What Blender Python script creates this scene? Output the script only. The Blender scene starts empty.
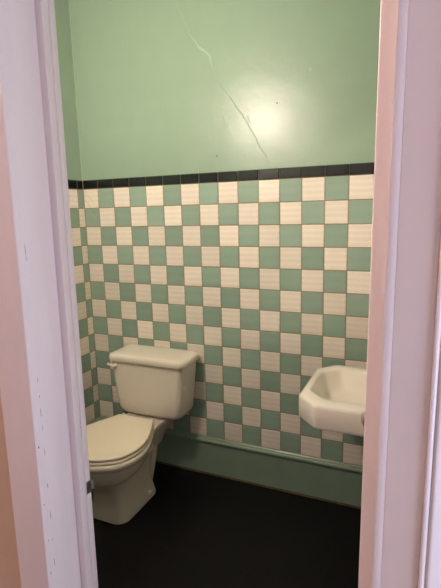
import bpy, bmesh, math, random
from mathutils import Vector, Matrix
random.seed(7)
S = bpy.context.scene
COL = S.collection
PI = math.pi
P = 0.108            # tile pitch
FZ = -1.635          # floor height (z = 0 is the top of the highest tile row)
CZ = 1.10            # ceiling
XR = 1.95            # right bathroom wall
YF = -1.303          # bathroom face of the door wall
YH = -1.443          # hall face of the door wall
YC = -1.463          # face of the door casing

# ------------------------------------------------------------------ materials
def mat(name, col, rough=0.5, spec=0.5, metal=0.0):
    m = bpy.data.materials.new(name); m.use_nodes = True
    b = m.node_tree.nodes['Principled BSDF']
    b.inputs['Base Color'].default_value = (*col, 1)
    b.inputs['Roughness'].default_value = rough
    b.inputs['Specular IOR Level'].default_value = spec
    b.inputs['Metallic'].default_value = metal
    return m
def nodes(m):
    nt = m.node_tree
    return nt, nt.nodes, nt.links, nt.nodes['Principled BSDF']
def add_noise(m, scale=(1,1,1), nscale=20, detail=3, amount=0.1, bump=0.0, dist=0.001, rough_var=0.0):
    """mottle the base colour a little and/or bump it, in object space"""
    nt, N, L, b = nodes(m)
    tc = N.new('ShaderNodeTexCoord'); mp = N.new('ShaderNodeMapping')
    mp.inputs['Scale'].default_value = scale
    L.new(tc.outputs['Object'], mp.inputs['Vector'])
    nz = N.new('ShaderNodeTexNoise'); nz.inputs['Scale'].default_value = nscale; nz.inputs['Detail'].default_value = detail
    L.new(mp.outputs['Vector'], nz.inputs['Vector'])
    if amount:
        base = list(b.inputs['Base Color'].default_value)
        mx = N.new('ShaderNodeMix'); mx.data_type = 'RGBA'
        mx.inputs[6].default_value = (*[c*(1-amount) for c in base[:3]], 1)
        mx.inputs[7].default_value = (*[min(1, c*(1+amount)) for c in base[:3]], 1)
        L.new(nz.outputs['Fac'], mx.inputs[0]); L.new(mx.outputs[2], b.inputs['Base Color'])
    if bump:
        bp = N.new('ShaderNodeBump'); bp.inputs['Strength'].default_value = bump; bp.inputs['Distance'].default_value = dist
        L.new(nz.outputs['Fac'], bp.inputs['Height']); L.new(bp.outputs['Normal'], b.inputs['Normal'])
    return m

M = {}
M['wall_green'] = add_noise(mat('green_gloss_paint', (0.248, 0.338, 0.250), 0.335, 0.5), (1,1,1), 9, 7, 0.06, 0.55, 0.006)
M['crack'] = mat('chipped_green_paint', (0.33, 0.42, 0.33), 0.5)
M['dark_speck'] = mat('dark_hole', (0.02, 0.02, 0.015), 0.8)
M['grout'] = add_noise(mat('tan_grout', (0.30, 0.22, 0.13), 0.8, 0.2), (1,1,1), 60, 2, 0.2)
M['dark_grout'] = mat('grey_grout', (0.09, 0.08, 0.06), 0.8, 0.2)
M['base_green'] = add_noise(mat('green_base_paint', (0.20, 0.265, 0.205), 0.42, 0.5), (1,1,1), 9, 4, 0.10, 0.15, 0.003)
M['cap_green'] = add_noise(mat('green_cap_tile', (0.25, 0.31, 0.235), 0.3, 0.5), (1,1,1), 14, 4, 0.15)
M['worn'] = add_noise(mat('worn_brown_edge', (0.11, 0.075, 0.04), 0.8, 0.2), (1,1,1), 35, 4, 0.6)
M['black_tile'] = mat('black_glazed_tile', (0.008, 0.010, 0.010), 0.22, 0.5)
M['ceramic'] = add_noise(mat('cream_glazed_china', (0.76, 0.68, 0.585), 0.16, 0.5), (1,1,1), 5, 2, 0.03)
M['seat'] = add_noise(mat('cream_seat_enamel', (0.80, 0.70, 0.55), 0.30, 0.5), (1,1,1), 5, 2, 0.03)
M['basin'] = add_noise(mat('ivory_sink_enamel', (0.84, 0.765, 0.685), 0.14, 0.5), (1,1,1), 5, 2, 0.03)
M['trim_paint'] = add_noise(mat('pale_pink_trim_paint', (0.78, 0.69, 0.68), 0.42, 0.5), (1,1,0.12), 30, 3, 0.04, 0.12, 0.002)
M['peach'] = add_noise(mat('peach_hall_paint', (0.66, 0.49, 0.37), 0.6, 0.3), (1,1,1), 8, 4, 0.05)
M['hall_white'] = mat('white_hall_paint', (0.72, 0.70, 0.68), 0.6)
M['hall_floor'] = add_noise(mat('brown_hall_boards', (0.16, 0.09, 0.05), 0.4), (1,12,1), 6, 3, 0.3)
M['chip'] = mat('bare_chip', (0.10, 0.09, 0.09), 0.8)
M['dark_metal'] = add_noise(mat('tarnished_metal', (0.34, 0.32, 0.31), 0.4, 0.5, 1.0), (1,1,1), 90, 3, 0.5)
M['brass'] = mat('worn_brass', (0.72, 0.55, 0.33), 0.28, 0.5, 1.0)
M['chrome'] = mat('chrome', (0.75, 0.75, 0.75), 0.12, 0.5, 1.0)
M['mirror'] = mat('mirror_silver', (0.9, 0.9, 0.9), 0.0, 0.5, 1.0)
M['white_metal'] = mat('white_enamel', (0.75, 0.72, 0.66), 0.35)

# black floor with very faint sheet seams
m = mat('black_floor_covering', (0.009, 0.008, 0.0075), 0.45, 0.2); M['floor'] = m
nt, N, L, b = nodes(m)
tc = N.new('ShaderNodeTexCoord'); nz = N.new('ShaderNodeTexNoise'); nz.inputs['Scale'].default_value = 14; nz.inputs['Detail'].default_value = 6
L.new(tc.outputs['Object'], nz.inputs['Vector'])
cr = N.new('ShaderNodeValToRGB'); cr.color_ramp.elements[0].position = .35; cr.color_ramp.elements[1].position = .75
cr.color_ramp.elements[0].color = (0.0018, 0.0018, 0.0019, 1); cr.color_ramp.elements[1].color = (0.0048, 0.0040, 0.0038, 1)
L.new(nz.outputs['Fac'], cr.inputs[0])
br = N.new('ShaderNodeTexBrick'); br.inputs['Scale'].default_value = 1; br.inputs['Mortar Size'].default_value = .003
br.inputs['Brick Width'].default_value = .61; br.inputs['Row Height'].default_value = .305
br.inputs['Color1'].default_value = br.inputs['Color2'].default_value = (0,0,0,1); br.inputs['Mortar'].default_value = (1,1,1,1)
L.new(tc.outputs['Object'], br.inputs['Vector'])
mx = N.new('ShaderNodeMix'); mx.data_type = 'RGBA'; mx.inputs[7].default_value = (0.0075, 0.0066, 0.006, 1)
L.new(br.outputs['Color'], mx.inputs[0]); L.new(cr.outputs[0], mx.inputs[6]); L.new(mx.outputs[2], b.inputs['Base Color'])
bp = N.new('ShaderNodeBump'); bp.inputs['Strength'].default_value = .3; bp.inputs['Distance'].default_value = .002
L.new(nz.outputs['Fac'], bp.inputs['Height']); L.new(bp.outputs['Normal'], b.inputs['Normal'])

def tile_mat(name, col, rib, rough, period):
    """glazed tile: every tile slightly different (face attribute), fine wavy horizontal ribs"""
    m = mat(name, col, rough, 0.5); nt, N, L, b = nodes(m)
    at = N.new('ShaderNodeAttribute'); at.attribute_name = 'tint'
    tc = N.new('ShaderNodeTexCoord'); mp = N.new('ShaderNodeMapping'); mp.inputs['Scale'].default_value = (3, 3, 1)
    L.new(tc.outputs['Object'], mp.inputs['Vector'])
    wv = N.new('ShaderNodeTexWave'); wv.bands_direction = 'Z'; wv.wave_type = 'BANDS'
    wv.inputs['Scale'].default_value = 0.314/period; wv.inputs['Distortion'].default_value = 0.9
    wv.inputs['Detail'].default_value = 2; wv.inputs['Detail Scale'].default_value = 2.5
    L.new(mp.outputs['Vector'], wv.inputs['Vector'])
    mx = N.new('ShaderNodeMix'); mx.data_type = 'RGBA'
    mx.inputs[6].default_value = (*col, 1); mx.inputs[7].default_value = (*[c*f for c, f in zip(col, rib)], 1)
    L.new(wv.outputs['Fac'], mx.inputs[0])
    hs = N.new('ShaderNodeHueSaturation'); L.new(mx.outputs[2], hs.inputs['Color'])
    mr = N.new('ShaderNodeMapRange'); mr.inputs[3].default_value = 0.92; mr.inputs[4].default_value = 1.06
    L.new(at.outputs['Fac'], mr.inputs[0]); L.new(mr.outputs[0], hs.inputs['Value'])
    L.new(hs.outputs[0], b.inputs['Base Color'])
    bp = N.new('ShaderNodeBump'); bp.inputs['Strength'].default_value = .35; bp.inputs['Distance'].default_value = .0012
    L.new(wv.outputs['Fac'], bp.inputs['Height']); L.new(bp.outputs['Normal'], b.inputs['Normal'])
    return m
M['tile_white'] = tile_mat('cream_ribbed_tile', (0.80, 0.72, 0.64), (0.93, 0.90, 0.87), 0.38, 0.027)
M['tile_green'] = tile_mat('sage_green_tile', (0.262, 0.36, 0.285), (0.96, 0.96, 0.96), 0.33, 0.05)

def emit(name, col, st):
    m = bpy.data.materials.new(name); m.use_nodes = True
    nt = m.node_tree; nt.nodes.clear()
    o = nt.nodes.new('ShaderNodeOutputMaterial'); e = nt.nodes.new('ShaderNodeEmission')
    e.inputs[0].default_value = (*col, 1); e.inputs[1].default_value = st
    nt.links.new(e.outputs[0], o.inputs[0]); return m
M['lamp_glow'] = emit('lit_warm_globe', (1.0, 0.79, 0.70), 290)
M['hall_fill_glow'] = emit('hall_fill_globe', (1.0, 0.77, 0.73), 130)  # warm fill from the added hall lamp

# ------------------------------------------------------------------ mesh helpers
def obj(name, bm, m, parent=None, smooth=False, loc=None, recalc=True):
    if recalc: bmesh.ops.recalc_face_normals(bm, faces=bm.faces[:])
    me = bpy.data.meshes.new(name); bm.to_mesh(me); bm.free()
    for x in (m if isinstance(m, (list, tuple)) else [m]): me.materials.append(x)
    if smooth:
        me.polygons.foreach_set('use_smooth', [True]*len(me.polygons))
        me.set_sharp_from_angle(angle=math.radians(smooth if smooth is not True else 40))
    o = bpy.data.objects.new(name, me); COL.objects.link(o)
    if parent:
        o.parent = parent
        o.matrix_parent_inverse = Matrix.Translation(-Vector(parent.location))
    return o
def thing(name, label, cat, loc, group=None):
    o = bpy.data.objects.new(name, None); COL.objects.link(o); o.location = loc
    o.empty_display_size = .1
    o['label'] = label; o['category'] = cat
    if group: o['group'] = group
    return o
def struct(o): o['kind'] = 'structure'; return o
def box(bm, x0, x1, y0, y1, z0, z1, bev=0.0, seg=2):
    r = bmesh.ops.create_cube(bm, size=1)
    vs = r['verts']
    for v in vs:
        v.co = Vector(((x0+x1)/2+v.co.x*(x1-x0), (y0+y1)/2+v.co.y*(y1-y0), (z0+z1)/2+v.co.z*(z1-z0)))
    if bev:
        es = list({e for v in vs for e in v.link_edges})
        bmesh.ops.bevel(bm, geom=es, offset=bev, segments=seg, affect='EDGES', profile=.5)
    return bm
def loft(bm, rings, cap0=True, cap1=True):
    vr = [[bm.verts.new(p) for p in r] for r in rings]
    n = len(vr[0])
    for a, c in zip(vr, vr[1:]):
        for i in range(n):
            bm.faces.new((a[i], a[(i+1) % n], c[(i+1) % n], c[i]))
    if cap0: bm.faces.new(vr[0][::-1])
    if cap1: bm.faces.new(vr[-1])
    return bm
def lathe(bm, prof, center, axis='Z', n=24):
    cx, cy, cz = center; rings = []
    for r, h in prof:
        ring = []
        for i in range(n):
            a = 2*PI*i/n; u, v = max(r, 1e-5)*math.cos(a), max(r, 1e-5)*math.sin(a)
            ring.append({'Z': (cx+u, cy+v, cz+h), 'X': (cx+h, cy+u, cz+v), 'Y': (cx+u, cy+h, cz+v)}[axis])
        rings.append(ring)
    return loft(bm, rings)
def tube(bm, pts, r, n=10):
    pts = [Vector(p) for p in pts]; rings = []
    for i, p in enumerate(pts):
        t = (pts[min(i+1, len(pts)-1)]-pts[max(i-1, 0)]).normalized()
        up = Vector((0, 0, 1)) if abs(t.z) < .9 else Vector((1, 0, 0))
        a = t.cross(up).normalized(); c = a.cross(t).normalized()
        rr = r[i] if isinstance(r, (list, tuple)) else r
        rings.append([p+a*rr*math.cos(2*PI*k/n)+c*rr*math.sin(2*PI*k/n) for k in range(n)])
    return loft(bm, rings)
def prism(bm, prof, z0, z1, lean=0.0, zref=-0.3):
    """closed XY outline extruded upright; the old frame leans by 'lean' per metre"""
    return loft(bm, [[(x+lean*(z-zref), y, z) for x, y in prof] for z in (z0, z1)])
def rrect(x0, x1, y0, y1, r, z, n=6):
    out = []
    for cx, cy, a0 in ((x1-r, y1-r, 0), (x0+r, y1-r, PI/2), (x0+r, y0+r, PI), (x1-r, y0+r, 1.5*PI)):
        for k in range(n+1):
            a = a0+PI/2*k/n
            out.append((cx+r*math.cos(a), cy+r*math.sin(a), z))
    return out
def ribbon(bm, pts, w, y, h=0.0006):
    """thin raised ridge on the back wall through (x, z) points"""
    n = len(pts); rings = []
    for i, (x, z) in enumerate(pts):
        x0, z0 = pts[max(i-1, 0)]; x1, z1 = pts[min(i+1, n-1)]
        t = Vector((x1-x0, 0, z1-z0)).normalized(); a = Vector((t.z, 0, -t.x))
        ww = w*(0.25+0.75*math.sin(PI*(i+.5)/n))*(0.7+.6*random.random())
        c = Vector((x, y, z))
        rings.append([c-a*ww, c+a*ww, c+a*ww*.4+Vector((0, -h, 0)), c-a*ww*.4+Vector((0, -h, 0))])
    return loft(bm, rings)

# ------------------------------------------------------------------ bathroom shell
def wall(name, dims, m):
    return struct(obj(name, box(bmesh.new(), *dims), m))
wb = wall('wall_back', (-.12, XR+.12, 0, .12, FZ, CZ), M['wall_green'])
wl = wall('wall_left', (-.12, 0, YF, 0, FZ, CZ), M['wall_green'])
wr = wall('wall_right', (XR, XR+.12, YF, 0, FZ, CZ), M['wall_green'])
struct(obj('floor', box(bmesh.new(), -.12, XR+.12, YH, .12, FZ-.08, FZ), M['floor']))
struct(obj('ceiling', box(bmesh.new(), -.12, XR+.12, YF, .12, CZ, CZ+.1), M['wall_green']))

TT = 0.006   # tile build-up over the wall plane is taken out of the wall side: grout at +, glaze at 0
def tiling(name, plane, u0, u1, first, parity, parent):
    """tile wainscot in one mesh. plane 'back','left','right'; u runs away from the corner"""
    bm = bmesh.new(); lay = bm.faces.layers.float.new('tint')
    def pt(u, d, z):
        if plane == 'back': return (u, -d, z)
        if plane == 'left': return (d, -u, z)
        return (XR-d, -u, z)
    def tile(a, c, z0, z1, mi, e=.0022, h=.0045):
        g = .0010
        lo = [bm.verts.new(pt(u, .001, z)) for u, z in ((a+g, z0+g), (c-g, z0+g), (c-g, z1-g), (a+g, z1-g))]
        tw = [random.uniform(-.0005, .0005) for _ in range(4)]
        hi = [bm.verts.new(pt(u, h+t, z)) for (u, z), t in zip(((a+g+e, z0+g+e), (c-g-e, z0+g+e), (c-g-e, z1-g-e), (a+g+e, z1-g-e)), tw)]
        t = random.random()
        fs = [bm.faces.new(hi)]+[bm.faces.new((lo[i], lo[(i+1) % 4], hi[(i+1) % 4], hi[i])) for i in range(4)]
        for f in fs: f.material_index = mi; f[lay] = t
    cols = []; a = u0; w = first; i = 0
    while a < u1-.004:
        c = min(a+w, u1); cols.append((a, c, i)); a = c; w = P; i += 1
    for a, c, i in cols:
        for r in range(13):
            tile(a, c, -(r+1)*P, -r*P, 1 if (i+r+parity) % 2 == 0 else 2)
        tile(a, c, 0, .052, 3, .004, .007)
    q = [bm.verts.new(pt(u, .0028, z)) for u, z in ((u0, -13*P), (u1, -13*P), (u1, 0), (u0, 0))]
    f = bm.faces.new(q); f.material_index = 0
    q = [bm.verts.new(pt(u, .0028, z)) for u, z in ((u0, 0), (u1, 0), (u1, .05), (u0, .05))]
    f = bm.faces.new(q); f.material_index = 4
    bmesh.ops.recalc_face_normals(bm, faces=bm.faces[:])
    # face every glaze towards the room
    n = Vector({'back': (0, -1, 0), 'left': (1, 0, 0), 'right': (-1, 0, 0)}[plane])
    for f in bm.faces:
        if f.normal.dot(n) < -.05: f.normal_flip()
    return obj(name, bm, [M['grout'], M['tile_white'], M['tile_green'], M['black_tile'], M['dark_grout']], parent, recalc=False)
tiling('tile_wainscot', 'back', 0.004, XR, P-.004, 0, wb)
tiling('tile_wainscot', 'left', 0.004, -YF, P*.47, 1, wl)
tiling('tile_wainscot', 'right', 0.004, -YF, P*.5, 0, wr)

# corner bead where the tiles meet
obj('corner_bead', box(bmesh.new(), -.001, .0065, -.0065, .001, -13*P, .055, .002), M['grout'], wb)
obj('corner_bead', box(bmesh.new(), -.001, .0035, -.0035, .001, .055, CZ, .0012), M['crack'], wb)

# old crack and marks in the glossy upper wall
cr1 = [(0.661,.873),(.671,.845),(.702,.776),(.73,.717),(.779,.65),(.832,.606),(.847,.554),(.876,.477),(.928,.406),(.979,.341),(1.019,.281),(1.057,.215),(1.094,.148),(1.119,.112),(1.144,.063)]
def jitter(pts, k=5, a=.004):
    out = []
    for (x0, z0), (x1, z1) in zip(pts, pts[1:]):
        for i in range(k): out.append((x0+(x1-x0)*i/k+random.uniform(-a, a), z0+(z1-z0)*i/k+random.uniform(-a, a)))
    return out+[pts[-1]]
bm = ribbon(bmesh.new(), jitter(cr1[7:]), .0035, 0, .0015); ribbon(bm, jitter(cr1[:8]), .0010, 0, .0002)
ribbon(bm, jitter(cr1[3:7]), .005, 0, .0002)
ribbon(bm, jitter([(.899,.312),(.924,.244),(.975,.164),(1.029,.099)]), .0018, 0, .0007)
obj('plaster_crack', bm, M['crack'], wb)
bm = bmesh.new()
for cx, cz, r in ((1.025, .287, .013), (1.036, .272, .009), (1.33, .475, .008)):
    ring = [(cx+r*(.6+.6*random.random())*math.cos(a*PI/5), 0, cz+r*(.7+.8*random.random())*math.sin(a*PI/5)) for a in range(10)]
    loft(bm, [ring, [(cx+(x-cx)*.7, -.0008, cz+(z-cz)*.7) for x, y, z in ring]])
obj('paint_patch', bm, M['crack'], wb)
for cx, cz in ((.861, .129), (1.175, .346)):
    obj('nail_hole', lathe(bmesh.new(), [(.0035, 0), (.0035, -.001), (.001, -.0015)], (cx, 0, cz), 'Y', 10), M['dark_speck'], wb)
bm = bmesh.new()
for pts in ([(.012,-.02),(.045,-.045),(.062,-.061),(.08,-.1)], [(.025,-.112),(.058,-.147),(.078,-.165)], [(.012,-.06),(.03,-.08),(.05,-.104)]):
    ribbon(bm, pts, .0012, -.0048, .0006)
obj('glaze_scratch', bm, M['crack'], wb)

# baseboards: green painted board, rounded cap tile on top, worn lower edge
def baseboard(name, plane, u0, u1):
    top = -13*P
    cap = [(0, top), (.012, top), (.016, top-.004), (.0165, top-.010), (.022, top-.014), (.024, top-.022), (.021, top-.029), (.012, top-.032), (0, top-.032)]
    brd = [(0, top-.032), (.010, top-.032), (.0115, top-.036), (.0115, FZ+.012), (.0115, FZ+.012), (0, FZ+.012)]
    edge = [(0, FZ+.012), (.0095, FZ+.012), (.0100, FZ+.004), (.012, FZ), (0, FZ)]
    def ext(prof):
        def pt(u, d, z): return {'back': (u, -d, z), 'left': (d, -u, z), 'right': (XR-d, -u, z)}[plane]
        return loft(bmesh.new(), [[pt(u, d, z) for d, z in prof] for u in (u0, u1)])
    e = struct(obj(name, ext(brd), M['base_green']))
    obj('cap_molding', ext(cap), M['cap_green'], e, 35)
    obj('worn_edge', ext(edge), M['worn'], e)
    return e
baseboard('baseboard_back', 'back', 0, XR)
baseboard('baseboard_left', 'left', .024, -YF)
baseboard('baseboard_right', 'right', .024, -YF)

# ------------------------------------------------------------------ door wall, door frame
LJ, RJ, HZ = 1.030, 1.794, .45
wf = struct(obj('wall_front', box(box(box(bmesh.new(), -.12, LJ-.012, YH, YF, FZ, CZ), RJ+.012, XR+.12, YH, YF, FZ, CZ), LJ-.012, RJ+.012, YH, YF, HZ+.02, CZ), M['wall_green']))
LEAN = .008
door = bpy.data.objects.new('door_1', None); COL.objects.link(door); door.location = (1.41, YH, FZ); struct(door)
tp = M['trim_paint']
def upright(name, prof, z1=HZ, bev=0.0, m=tp, smooth=False):
    bm = prism(bmesh.new(), prof, FZ, z1, (.011 if name in ('jamb', 'casing') else LEAN) if prof[0][0] < 1.4 else .006)
    if bev:
        es = [e for e in bm.edges if abs((e.verts[0].co-e.verts[1].co).z) > .3]
        bmesh.ops.bevel(bm, geom=es, offset=bev, segments=2, affect='EDGES', profile=.5)
    return obj(name, bm, m, door, 50 if smooth or bev else False)
def pl(*p): return list(p)
# left side: reveal, stop, narrow rear strip
YS = -1.344
upright('jamb', pl((1.012, YC+.006), (1.0415, YC+.006), (1.030, YS), (1.029, YF), (1.012, YF)), bev=.0012)
upright('door_stop', pl((1.029, YS), (1.0515, YS), (1.0522, -1.3235), (1.029, -1.3235)), bev=.0012)
upright('door_stop', pl((1.029, -1.3222), (1.0524, -1.3222), (1.0532, YF-.001), (1.029, YF-.001)), bev=.0012)
upright('casing', pl((.941, YH), (.941, YC+.002), (.943, YC), (1.039, YC), (1.041, YC+.002), (1.041, YH)))
# right side
upright('jamb', pl((1.7945, YC-.002), (1.8085, YC+.0002), (1.8085, YF), (1.794, YF)), bev=.001)
upright('door_stop', pl((1.759, YS), (1.794, YS), (1.794, YF-.001), (1.759, YF-.001)), bev=.002)
upright('casing', pl((1.808, YH), (1.808, YC+.001), (1.809, YC), (1.864, YC), (1.866, YC+.002), (1.866, YH)))
band = [(1.866, YH), (1.866, YC-.002), (1.868, YC-.0045), (1.871, YC-.0045), (1.8735, YC-.002), (1.8755, YC+.002), (1.8785, YC-.001), (1.8805, YC-.001), (1.884, YC+.0005), (1.900, YC+.013), (1.910, YC+.0185), (1.912, YH)]
upright('back_band', band, smooth=True)
# head
bm = box(bmesh.new(), .941, 1.912, YC, YH, HZ-.001, HZ+.096, .002)
obj('head_casing', bm, tp, door)
obj('head_jamb', box(box(bmesh.new(), 1.012, 1.815, YC+.006, YF, HZ, HZ+.019), 1.03, 1.794, YS, YF-.001, HZ-.02, HZ, .001), tp, door)
# chipped paint along the left reveal
bm = bmesh.new()
def chip(y, z, w, h, x=1.0335):
    t = (y-(YC+.006))/(YS-YC-.006)
    xx = 1.0415-.0115*t+.011*(z+.3)
    ring = [(xx+.0002, y+w*math.cos(a*PI/4)*(.7+.5*random.random()), z+h*math.sin(a*PI/4)*(.8+.4*random.random())) for a in range(8)]
    loft(bm, [[(p[0]-.0006, p[1], p[2]) for p in ring], ring])
for y, z, w, h in ((-1.4405,-.215,.0007,.012),(-1.440,-.235,.0006,.007),(-1.4385,-.52,.0006,.008),(-1.4375,-.56,.0006,.005),(-1.4380,-.60,.0008,.012),(-1.4365,-.64,.0006,.006),(-1.4376,-.70,.0006,.010),
                   (-1.4375,-.79,.0008,.007),(-1.4370,-.87,.0006,.012),(-1.437,-.94,.0006,.005),(-1.4385,-1.0,.0007,.012),(-1.437,-1.1,.0008,.016),(-1.438,-1.19,.0006,.01),
                   (-1.4555,-.68,.0017,.0032),(-1.455,-.83,.001,.0025),(-1.4545,-1.02,.0012,.003),(-1.452,-.93,.0008,.0025),(-1.4548,-1.1,.0006,.004)):
    chip(y, z, w, h)
obj('paint_chip', bm, M['chip'], door)
# strike plate with its curled lip on the rear edge of the left side
zx = lambda z: LEAN*(z+.3)
sx = 1.0532+zx(-.876)
sp = obj('strike_plate', box(bmesh.new(), sx-.0005, sx+.0012, -1.3215, YF, -.883, -.848, .0004), M['dark_metal'], door)
bm = bmesh.new()
rings = []
for k in range(8):
    a = k/7*1.25
    c = Vector((sx+.0004+.008*(1-math.cos(a)), YF-.002+.008*math.sin(a), 0))
    n = Vector((math.cos(a), -math.sin(a), 0))
    rings.append([(c+n*.0012+Vector((0,0,-.876))), (c+n*.0012+Vector((0,0,-.852))), (c-n*.0006+Vector((0,0,-.852))), (c-n*.0006+Vector((0,0,-.876)))])
loft(bm, rings)
obj('strike_lip', bm, M['dark_metal'], sp)
# small round catch on the edge of the right stop
cz_, cy_ = -.545, -1.322
cx_ = 1.759+.75*zx(cz_)
ct = obj('door_catch', lathe(bmesh.new(), [(.0165, .002), (.0165, -.001), (.0145, -.0032), (.0125, -.0036)], (cx_, cy_, cz_), 'X', 28), M['dark_metal'], door, 30)
obj('catch_button', lathe(bmesh.new(), [(.0110, -.002), (.0120, -.0055), (.009, -.0075), (.002, -.0082)], (cx_, cy_, cz_), 'X', 24), M['brass'], ct, 40)

# ------------------------------------------------------------------ hall (behind and beside the camera)
hx0, hx1, hy = -.7, 3.3, -3.6
wall('wall_hall_left', (hx0-.1, hx0, hy, YH, FZ, CZ), M['peach'])
wall('wall_hall_back', (hx0-.1, hx1+.1, hy-.1, hy, FZ, CZ), M['hall_white'])
hw0, hw1, hz0, hz1 = -2.27, -1.52, -1.15, .25
struct(obj('wall_hall_right', box(box(box(box(bmesh.new(), hx1, hx1+.1, hy, hw0, FZ, CZ), hx1, hx1+.1, hw1, YH, FZ, CZ), hx1, hx1+.1, hw0, hw1, FZ, hz0), hx1, hx1+.1, hw0, hw1, hz1, CZ), M['hall_white']))
# hall face of the door wall: peach plaster skin each side of the frame and above it
bm = box(bmesh.new(), hx0, .941, YH-.003, YH, FZ, CZ); box(bm, 1.912, hx1, YH-.003, YH, FZ, CZ); box(bm, .941, 1.912, YH-.003, YH, HZ+.096, CZ)
struct(obj('wall_hall_front', bm, M['peach']))
struct(obj('wall_hall_corner', box(box(bmesh.new(), hx0, -.12, YH, YF, FZ, CZ), XR+.12, hx1, YH, YF, FZ, CZ), M['peach']))
struct(obj('floor_hall', box(bmesh.new(), hx0, hx1, hy, YH, FZ-.08, FZ), M['hall_floor']))
struct(obj('ceiling_hall', box(bmesh.new(), hx0, hx1, hy, YH, CZ, CZ+.1), M['hall_white']))
win = struct(obj('added_window_1', box(box(box(box(bmesh.new(), hx1+.02, hx1+.07, hw0, hw0+.04, hz0, hz1), hx1+.02, hx1+.07, hw1-.04, hw1, hz0, hz1), hx1+.02, hx1+.07, hw0, hw1, hz0, hz0+.04), hx1+.02, hx1+.07, hw0, hw1, hz1-.04, hz1), M['white_metal']))  # unseen window, added as a housing for the cool area light

# ------------------------------------------------------------------ toilet
TX = .508    # tank centre
BX = .475    # bowl centre
toilet = thing('toilet', 'cream two-piece toilet with closed lid against the checkered tile wall', 'toilet', (BX, -.42, FZ))
ce = M['ceramic']
# tank: tapers towards a rounded bottom
def tr(x0, x1, y0, y1, r, z): return rrect(x0, x1, y0, y1, r, z, 7)
rings = [tr(.343, .668, -.185, -.060, .050, -1.238), tr(.324, .686, -.202, -.046, .046, -1.234), tr(.311, .696, -.209, -.036, .042, -1.224),
         tr(.304, .703, -.213, -.031, .036, -1.205), tr(.298, .708, -.215, -.029, .030, -1.14), tr(.285, .722, -.218, -.027, .028, -1.00), tr(.280, .728, -.219, -.026, .028, -.930)]
obj('tank', loft(bmesh.new(), rings), ce, toilet, 60)
def lidr(d, z, y1=-.018): return rrect(.268+d, .746-d, -.233+d, y1-d*.4, .036-d*.4, z, 7)
rings = [lidr(.010, -.9365), lidr(.003, -.9355), lidr(.0, -.931), lidr(.0, -.915), lidr(.002, -.908), lidr(.006, -.902), lidr(.013, -.898), lidr(.028, -.8955), lidr(.08, -.894)]
obj('tank_lid', loft(bmesh.new(), rings), ce, toilet, 60)
# flush lever
lx, lz, ly = .318, -.960, -.2195
lv = obj('flush_lever', lathe(bmesh.new(), [(.012, 0), (.012, -.006), (.0095, -.010), (.0088, -.020), (.006, -.0235), (.001, -.0245)], (lx, ly, lz), 'Y', 20), ce, toilet, 40)
obj('lever_arm', tube(bmesh.new(), [(lx+.004, ly-.018, lz-.001), (lx-.008, ly-.021, lz+.003), (lx-.022, ly-.023, lz+.007), (lx-.036, ly-.023, lz+.009), (lx-.040, ly-.023, lz+.009)], [.0085, .009, .0062, .0072, .003], 12), ce, lv, 60)

HW = [(-.276, .0), (-.276, .110), (-.315, .127), (-.36, .148), (-.41, .172), (-.447, .186), (-.49, .197), (-.54, .201), (-.585, .197), (-.625, .183), (-.66, .162), (-.682, .134), (-.701, .102), (-.717, .066), (-.725, .033), (-.728, 0)]
def outline(d=0.0, z=0.0, back=-.275, n=2):
    """seat-shaped outline shrunk by d"""
    right = []
    pts = HW[1:]
    for (y0, w0), (y1, w1) in zip(pts, pts[1:]):
        for k in range(n):
            t = k/n; right.append((y0+(y1-y0)*t, w0+(w1-w0)*t))
    right.append(pts[-1])
    sm = right[:]
    for _ in range(2):
        sm = [sm[0]]+[((sm[i-1][0]+2*sm[i][0]+sm[i+1][0])/4, (sm[i-1][1]+2*sm[i][1]+sm[i+1][1])/4) for i in range(1, len(sm)-1)]+[sm[-1]]
    cy = -.50
    def sh(y, w):
        k = 1-d/.20; ky = 1-d/.25
        return (cy+(y-cy)*ky, w*k)
    R_ = [sh(*p) for p in sm]
    z += .005
    full = [(BX+w, y, z) for y, w in R_]+[(BX-w, y, z) for y, w in R_[-2::-1]]
    return full
def slab(z0, z1, r, grow=0.0, dome=0.0):
    rg = [outline(r-grow, z0), outline(r*.3-grow, z0+r*.3), outline(-grow, z0+r), outline(-grow, z1-r), outline(r*.3-grow, z1-r*.35), outline(r-grow, z1)]
    if dome: rg += [outline(r+.02-grow, z1+dome*.5), outline(r+.06-grow, z1+dome*.85), outline(r+.12-grow, z1+dome)]
    return loft(bmesh.new(), rg)
obj('seat_ring', slab(-1.2510, -1.2355, .005, 0.0), M['seat'], toilet, 60)
obj('seat_lid', slab(-1.2325, -1.2175, .005, -.001, .003), M['seat'], toilet, 60)
for s in (-1, 1):
    obj('seat_hinge', tube(bmesh.new(), [(BX+s*.082, -.262, -1.243), (BX+s*.084, -.262, -1.226), (BX+s*.090, -.264, -1.219), (BX+s*.098, -.268, -1.2155)], [.008, .008, .007, .004], 10), M['seat'], toilet, 60)
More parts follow.
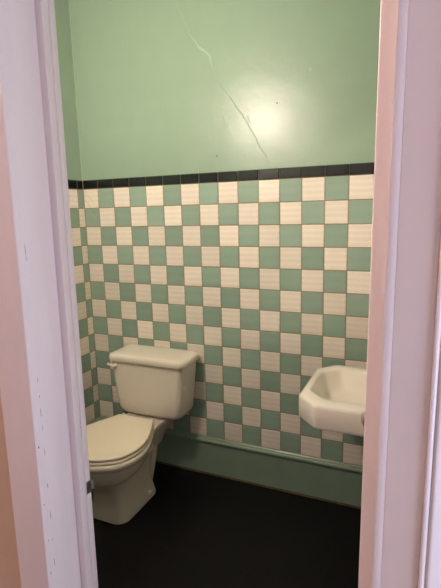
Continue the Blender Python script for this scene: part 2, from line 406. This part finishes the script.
# bowl with its rim
def egg(z, yb, yf, w, yw=None, n=40, p=2.3):
    out = []; yc = yw if yw is not None else (yb*.56+yf*.44)
    for i in range(n):
        a = 2*PI*i/n; c, s = math.cos(a), math.sin(a)
        x = math.copysign(abs(c)**(2/p), c)*w
        yy = math.copysign(abs(s)**(2/p), s)
        y = yc+yy*((yb-yc) if yy > 0 else (yc-yf))
        out.append((BX+x, y, z))
    return out
def W(d, z, up=0.0): return outline(d, z)
rings = [W(.010, -1.2525), W(.001, -1.2525), W(-.004, -1.256), W(-.0055, -1.266), W(-.004, -1.276), W(.001, -1.2835), W(.007, -1.287),
         W(.011, -1.300), W(.018, -1.325), W(.030, -1.35), W(.048, -1.375), W(.072, -1.397), W(.105, -1.413), W(.150, -1.42)]
obj('bowl', loft(bmesh.new(), rings), ce, toilet, 50)
# rear deck that carries the tank
D4 = lambda z, w, yf, yb, r=.03: rrect(BX-w, BX+w, yf, yb, r, z, 5)
rings = [D4(-1.42, .050, -.26, -.10, .03), D4(-1.37, .070, -.30, -.09, .03), D4(-1.33, .090, -.33, -.08, .03), D4(-1.295, .108, -.35, -.07, .025), D4(-1.268, .118, -.36, -.06, .02), D4(-1.253, .122, -.36, -.06, .02), D4(-1.247, .118, -.355, -.064, .02)]
obj('deck', loft(bmesh.new(), rings), ce, toilet, 50)
for x in (TX-.06, TX+.06):
    obj('tank_bolt', lathe(bmesh.new(), [(.024, -1.26), (.024, -1.230)], (x, -.12, 0), 'Z', 16), ce, toilet, 40)
# pedestal: front column flaring into the foot, with the trapway behind
def foot(z, w, yf, yb, r): return rrect(.464-w-.008, .464+w, yf, yb, r*.9, z, 7)
rings = [foot(-1.36, .128, -.640, -.245, .09), foot(-1.40, .110, -.605, -.247, .085), foot(-1.44, .105, -.582, -.250, .08), foot(-1.49, .099, -.568, -.252, .072), foot(-1.53, .097, -.565, -.252, .068), foot(-1.56, .100, -.566, -.250, .068),
         foot(-1.585, .105, -.570, -.247, .068), foot(-1.606, .109, -.574, -.243, .068), foot(-1.6255, .112, -.578, -.240, .068), foot(-1.6325, .1115, -.578, -.240, .068), foot(FZ, .108, -.574, -.244, .066)]
obj('pedestal', loft(bmesh.new(), rings), ce, toilet, 50)
obj('trapway', tube(bmesh.new(), [(BX, -.25, -1.63), (BX, -.20, -1.52), (BX, -.17, -1.42), (BX, -.16, -1.30)], [.045, .046, .048, .05], 20), ce, toilet, 60)
for s in (-1, 1):
    obj('bolt_cap', lathe(bmesh.new(), [(.014, -.004), (.0135, .006), (.011, .0125), (.005, .0155), (.0005, .016)], (.464+s*.106, -.335, -1.602), 'Z', 16), ce, toilet, 60)

# ------------------------------------------------------------------ wall-hung octagonal sink
SZ = -.860
sink = thing('sink', 'ivory wall-hung sink with cut octagonal corners at the right door jamb', 'sink', (1.7, -.34, SZ-.11))
def octo(x0, x1, y0, y1, cxb, cyb, cxf, cyf, z, r=.012, k=4):
    """outline with both left corners cut; corners softened"""
    raw = [(x1, y0), (x1, y1), (x0+cxb, y1), (x0, y1-cyb), (x0, y0+cyf), (x0+cxf, y0)]
    out = []; n = len(raw)
    for i, p in enumerate(raw):
        a, c = Vector(raw[i-1]), Vector(raw[(i+1) % n]); p = Vector(p)
        da, dc = (a-p).normalized(), (c-p).normalized()
        rr = r if i > 1 else .002
        s, e = p+da*rr, p+dc*rr
        for j in range(k+1):
            t = j/k; q = s*(1-t)**2+p*2*t*(1-t)+e*t*t
            out.append((q.x, q.y, z))
    return out
O = lambda d, z, r=.009: octo(1.414+d, XR-.004, -.592+d, -.102-d, .072-d*.4, .084-d*.4, .083-d*.4, .086-d*.4, z, r)
def I(d, z, r=.02): return octo(1.448+d, XR-.14-d*.5, -.520+d, -.160-d, .066-d*.3, .072-d*.3, .070-d*.3, .072-d*.3, z, max(r, .01))
rings = [O(.10, -.985), O(.05, -.965), O(.012, -.956), O(.003, -.953), O(.0, -.947), O(.0, -.872), O(.0015, -.866), O(.0045, -.861), O(.010, -.858),
         I(-.007, -.858), I(-.002, -.8595), I(.002, -.864), I(.006, -.878), I(.016, -.912), I(.030, -.94, .022), I(.055, -.958, .02), I(.10, -.966, .014), I(.145, -.969, .006)]
obj('basin', loft(bmesh.new(), rings), M['basin'], sink, 45)
obj('splash_ledge', box(bmesh.new(), XR-.045, XR-.0065, -.590, -.090, -.865, -.79, .010, 3), M['basin'], sink, 40)
for y, s in ((-.44, 1), (-.24, 1)):
    tap = obj('tap', lathe(bmesh.new(), [(.020, 0), (.020, .006), (.013, .012), (.011, .045), (.016, .05), (.016, .06), (.004, .064)], (XR-.085, y, SZ-.0005), 'Z', 20), M['chrome'], sink, 40)
    obj('tap_handle', tube(bmesh.new(), [(XR-.085, y-.028, SZ+.056), (XR-.085, y+.028, SZ+.056)], .006, 10), M['chrome'], tap, 60)
    obj('spout', tube(bmesh.new(), [(XR-.088, y, SZ+.03), (XR-.115, y, SZ+.036), (XR-.145, y, SZ+.030), (XR-.155, y, SZ+.015)], .008, 12), M['chrome'], tap, 60)
obj('drain', lathe(bmesh.new(), [(.024, 0), (.024, .003), (.016, .002), (.014, -.002)], (1.74, -.335, -.969), 'Z', 24), M['chrome'], sink, 40)
obj('drain_pipe', tube(bmesh.new(), [(1.74, -.335, -.975), (1.74, -.335, -1.16), (1.75, -.335, -1.20), (1.77, -.335, -1.215), (1.79, -.335, -1.20), (1.80, -.335, -1.16), (1.815, -.335, -1.12), (1.84, -.335, -1.10), (XR-.008, -.335, -1.10)], .017, 14), M['chrome'], sink, 60)

# ------------------------------------------------------------------ mirror over the sink and the lamps
mz0 = -.335
mirror = thing('wall_mirror', 'framed wall mirror on the right wall above the sink, outside the photo', 'mirror', (XR-.02, -.345, mz0))
my0, my1, mzt = -.60, -.09, mz0+.62
obj('mirror_glass', box(bmesh.new(), XR-.018, XR-.008, my0, my1, mz0, mzt), M['mirror'], mirror)
bm = bmesh.new()
box(bm, XR-.022, XR-.001, my0-.02, my0, mz0-.02, mzt+.02, .002); box(bm, XR-.022, XR-.001, my1, my1+.02, mz0-.02, mzt+.02, .002)
box(bm, XR-.022, XR-.001, my0, my1, mz0-.02, mz0, .002); box(bm, XR-.022, XR-.001, my0, my1, mzt, mzt+.02, .002)
obj('mirror_frame', bm, M['white_metal'], mirror)

lampx, lampy, lampz = .71, -1.205, .505
lamp = thing('wall_lamp', 'lit globe wall lamp beside the bathroom door, outside the photo', 'lamp', (lampx, YF, lampz-.07))
obj('lamp_base', lathe(bmesh.new(), [(.055, 0.0), (.055, .012), (.03, .02)], (lampx, YF, lampz-.085), 'Y', 24), M['white_metal'], lamp, 40)
obj('lamp_arm', tube(bmesh.new(), [(lampx, YF+.015, lampz-.085), (lampx, YF+.06, lampz-.09), (lampx, lampy-.004, lampz-.088), (lampx, lampy, lampz-.066)], [.012, .012, .014, .04], 14), M['white_metal'], lamp, 60)
bm = bmesh.new(); bmesh.ops.create_uvsphere(bm, u_segments=24, v_segments=14, radius=.074)
for v in bm.verts: v.co += Vector((lampx, lampy, lampz))
obj('lamp_globe', bm, M['lamp_glow'], lamp, True)

hl = thing('added_ceiling_lamp', 'added warm fill globe on the hall ceiling, out of view', 'lamp', (-.1, -1.95, CZ))  # unseen lamp, added to warm the front faces of the door frame
obj('lamp_base', lathe(bmesh.new(), [(.07, 0), (.07, -.02), (.04, -.03)], (-.1, -1.95, CZ), 'Z', 24), M['white_metal'], hl, 40)
bm = bmesh.new(); bmesh.ops.create_uvsphere(bm, u_segments=24, v_segments=14, radius=.09)
for v in bm.verts: v.co += Vector((-.1, -1.95, CZ-.115))
obj('lamp_globe', bm, M['hall_fill_glow'], hl, True)

# cool fill light for the door frame, set in the added hall window
ld = bpy.data.lights.new('window_cool_fill', 'AREA'); ld.shape = 'RECTANGLE'; ld.size = .66; ld.size_y = 1.2
ld.energy = 32; ld.color = (.68, .75, 1.0)
lo = bpy.data.objects.new('window_cool_fill', ld); COL.objects.link(lo)
lo.location = (hx1+.05, (hw0+hw1)/2, (hz0+hz1)/2); lo.rotation_euler = (PI/2, 0, PI/2)   # shines along -x

w = bpy.data.worlds.new('World'); S.world = w; w.use_nodes = True
w.node_tree.nodes['Background'].inputs[0].default_value = (.6, .7, 1, 1); w.node_tree.nodes['Background'].inputs[1].default_value = .3

# ------------------------------------------------------------------ camera (solved from the tile grid)
R = [[0.9132585, 0.4065971, -0.025253], [0.0491962, -0.1716101, -0.9839358], [-0.4043991, 0.8973454, -0.1767275]]
C0 = [1.85037, -2.195954, -0.143018]
cam = bpy.data.cameras.new('camera'); co = bpy.data.objects.new('camera', cam); COL.objects.link(co)
cam.sensor_fit = 'HORIZONTAL'; cam.sensor_width = 36; cam.lens = 37.72685; cam.clip_start = .01
rt, dn, fw = (Vector(r) for r in R)
co.matrix_world = Matrix(((rt.x, -dn.x, -fw.x, C0[0]), (rt.y, -dn.y, -fw.y, C0[1]), (rt.z, -dn.z, -fw.z, C0[2]), (0, 0, 0, 1)))
S.camera = co
S.cycles.sample_clamp_indirect = 0; S.cycles.blur_glossy = 0
S.view_settings.view_transform = 'Standard'; S.view_settings.look = 'None'
S.view_settings.gamma = 1; S.view_settings.exposure = 0; S.view_settings.use_curve_mapping = False
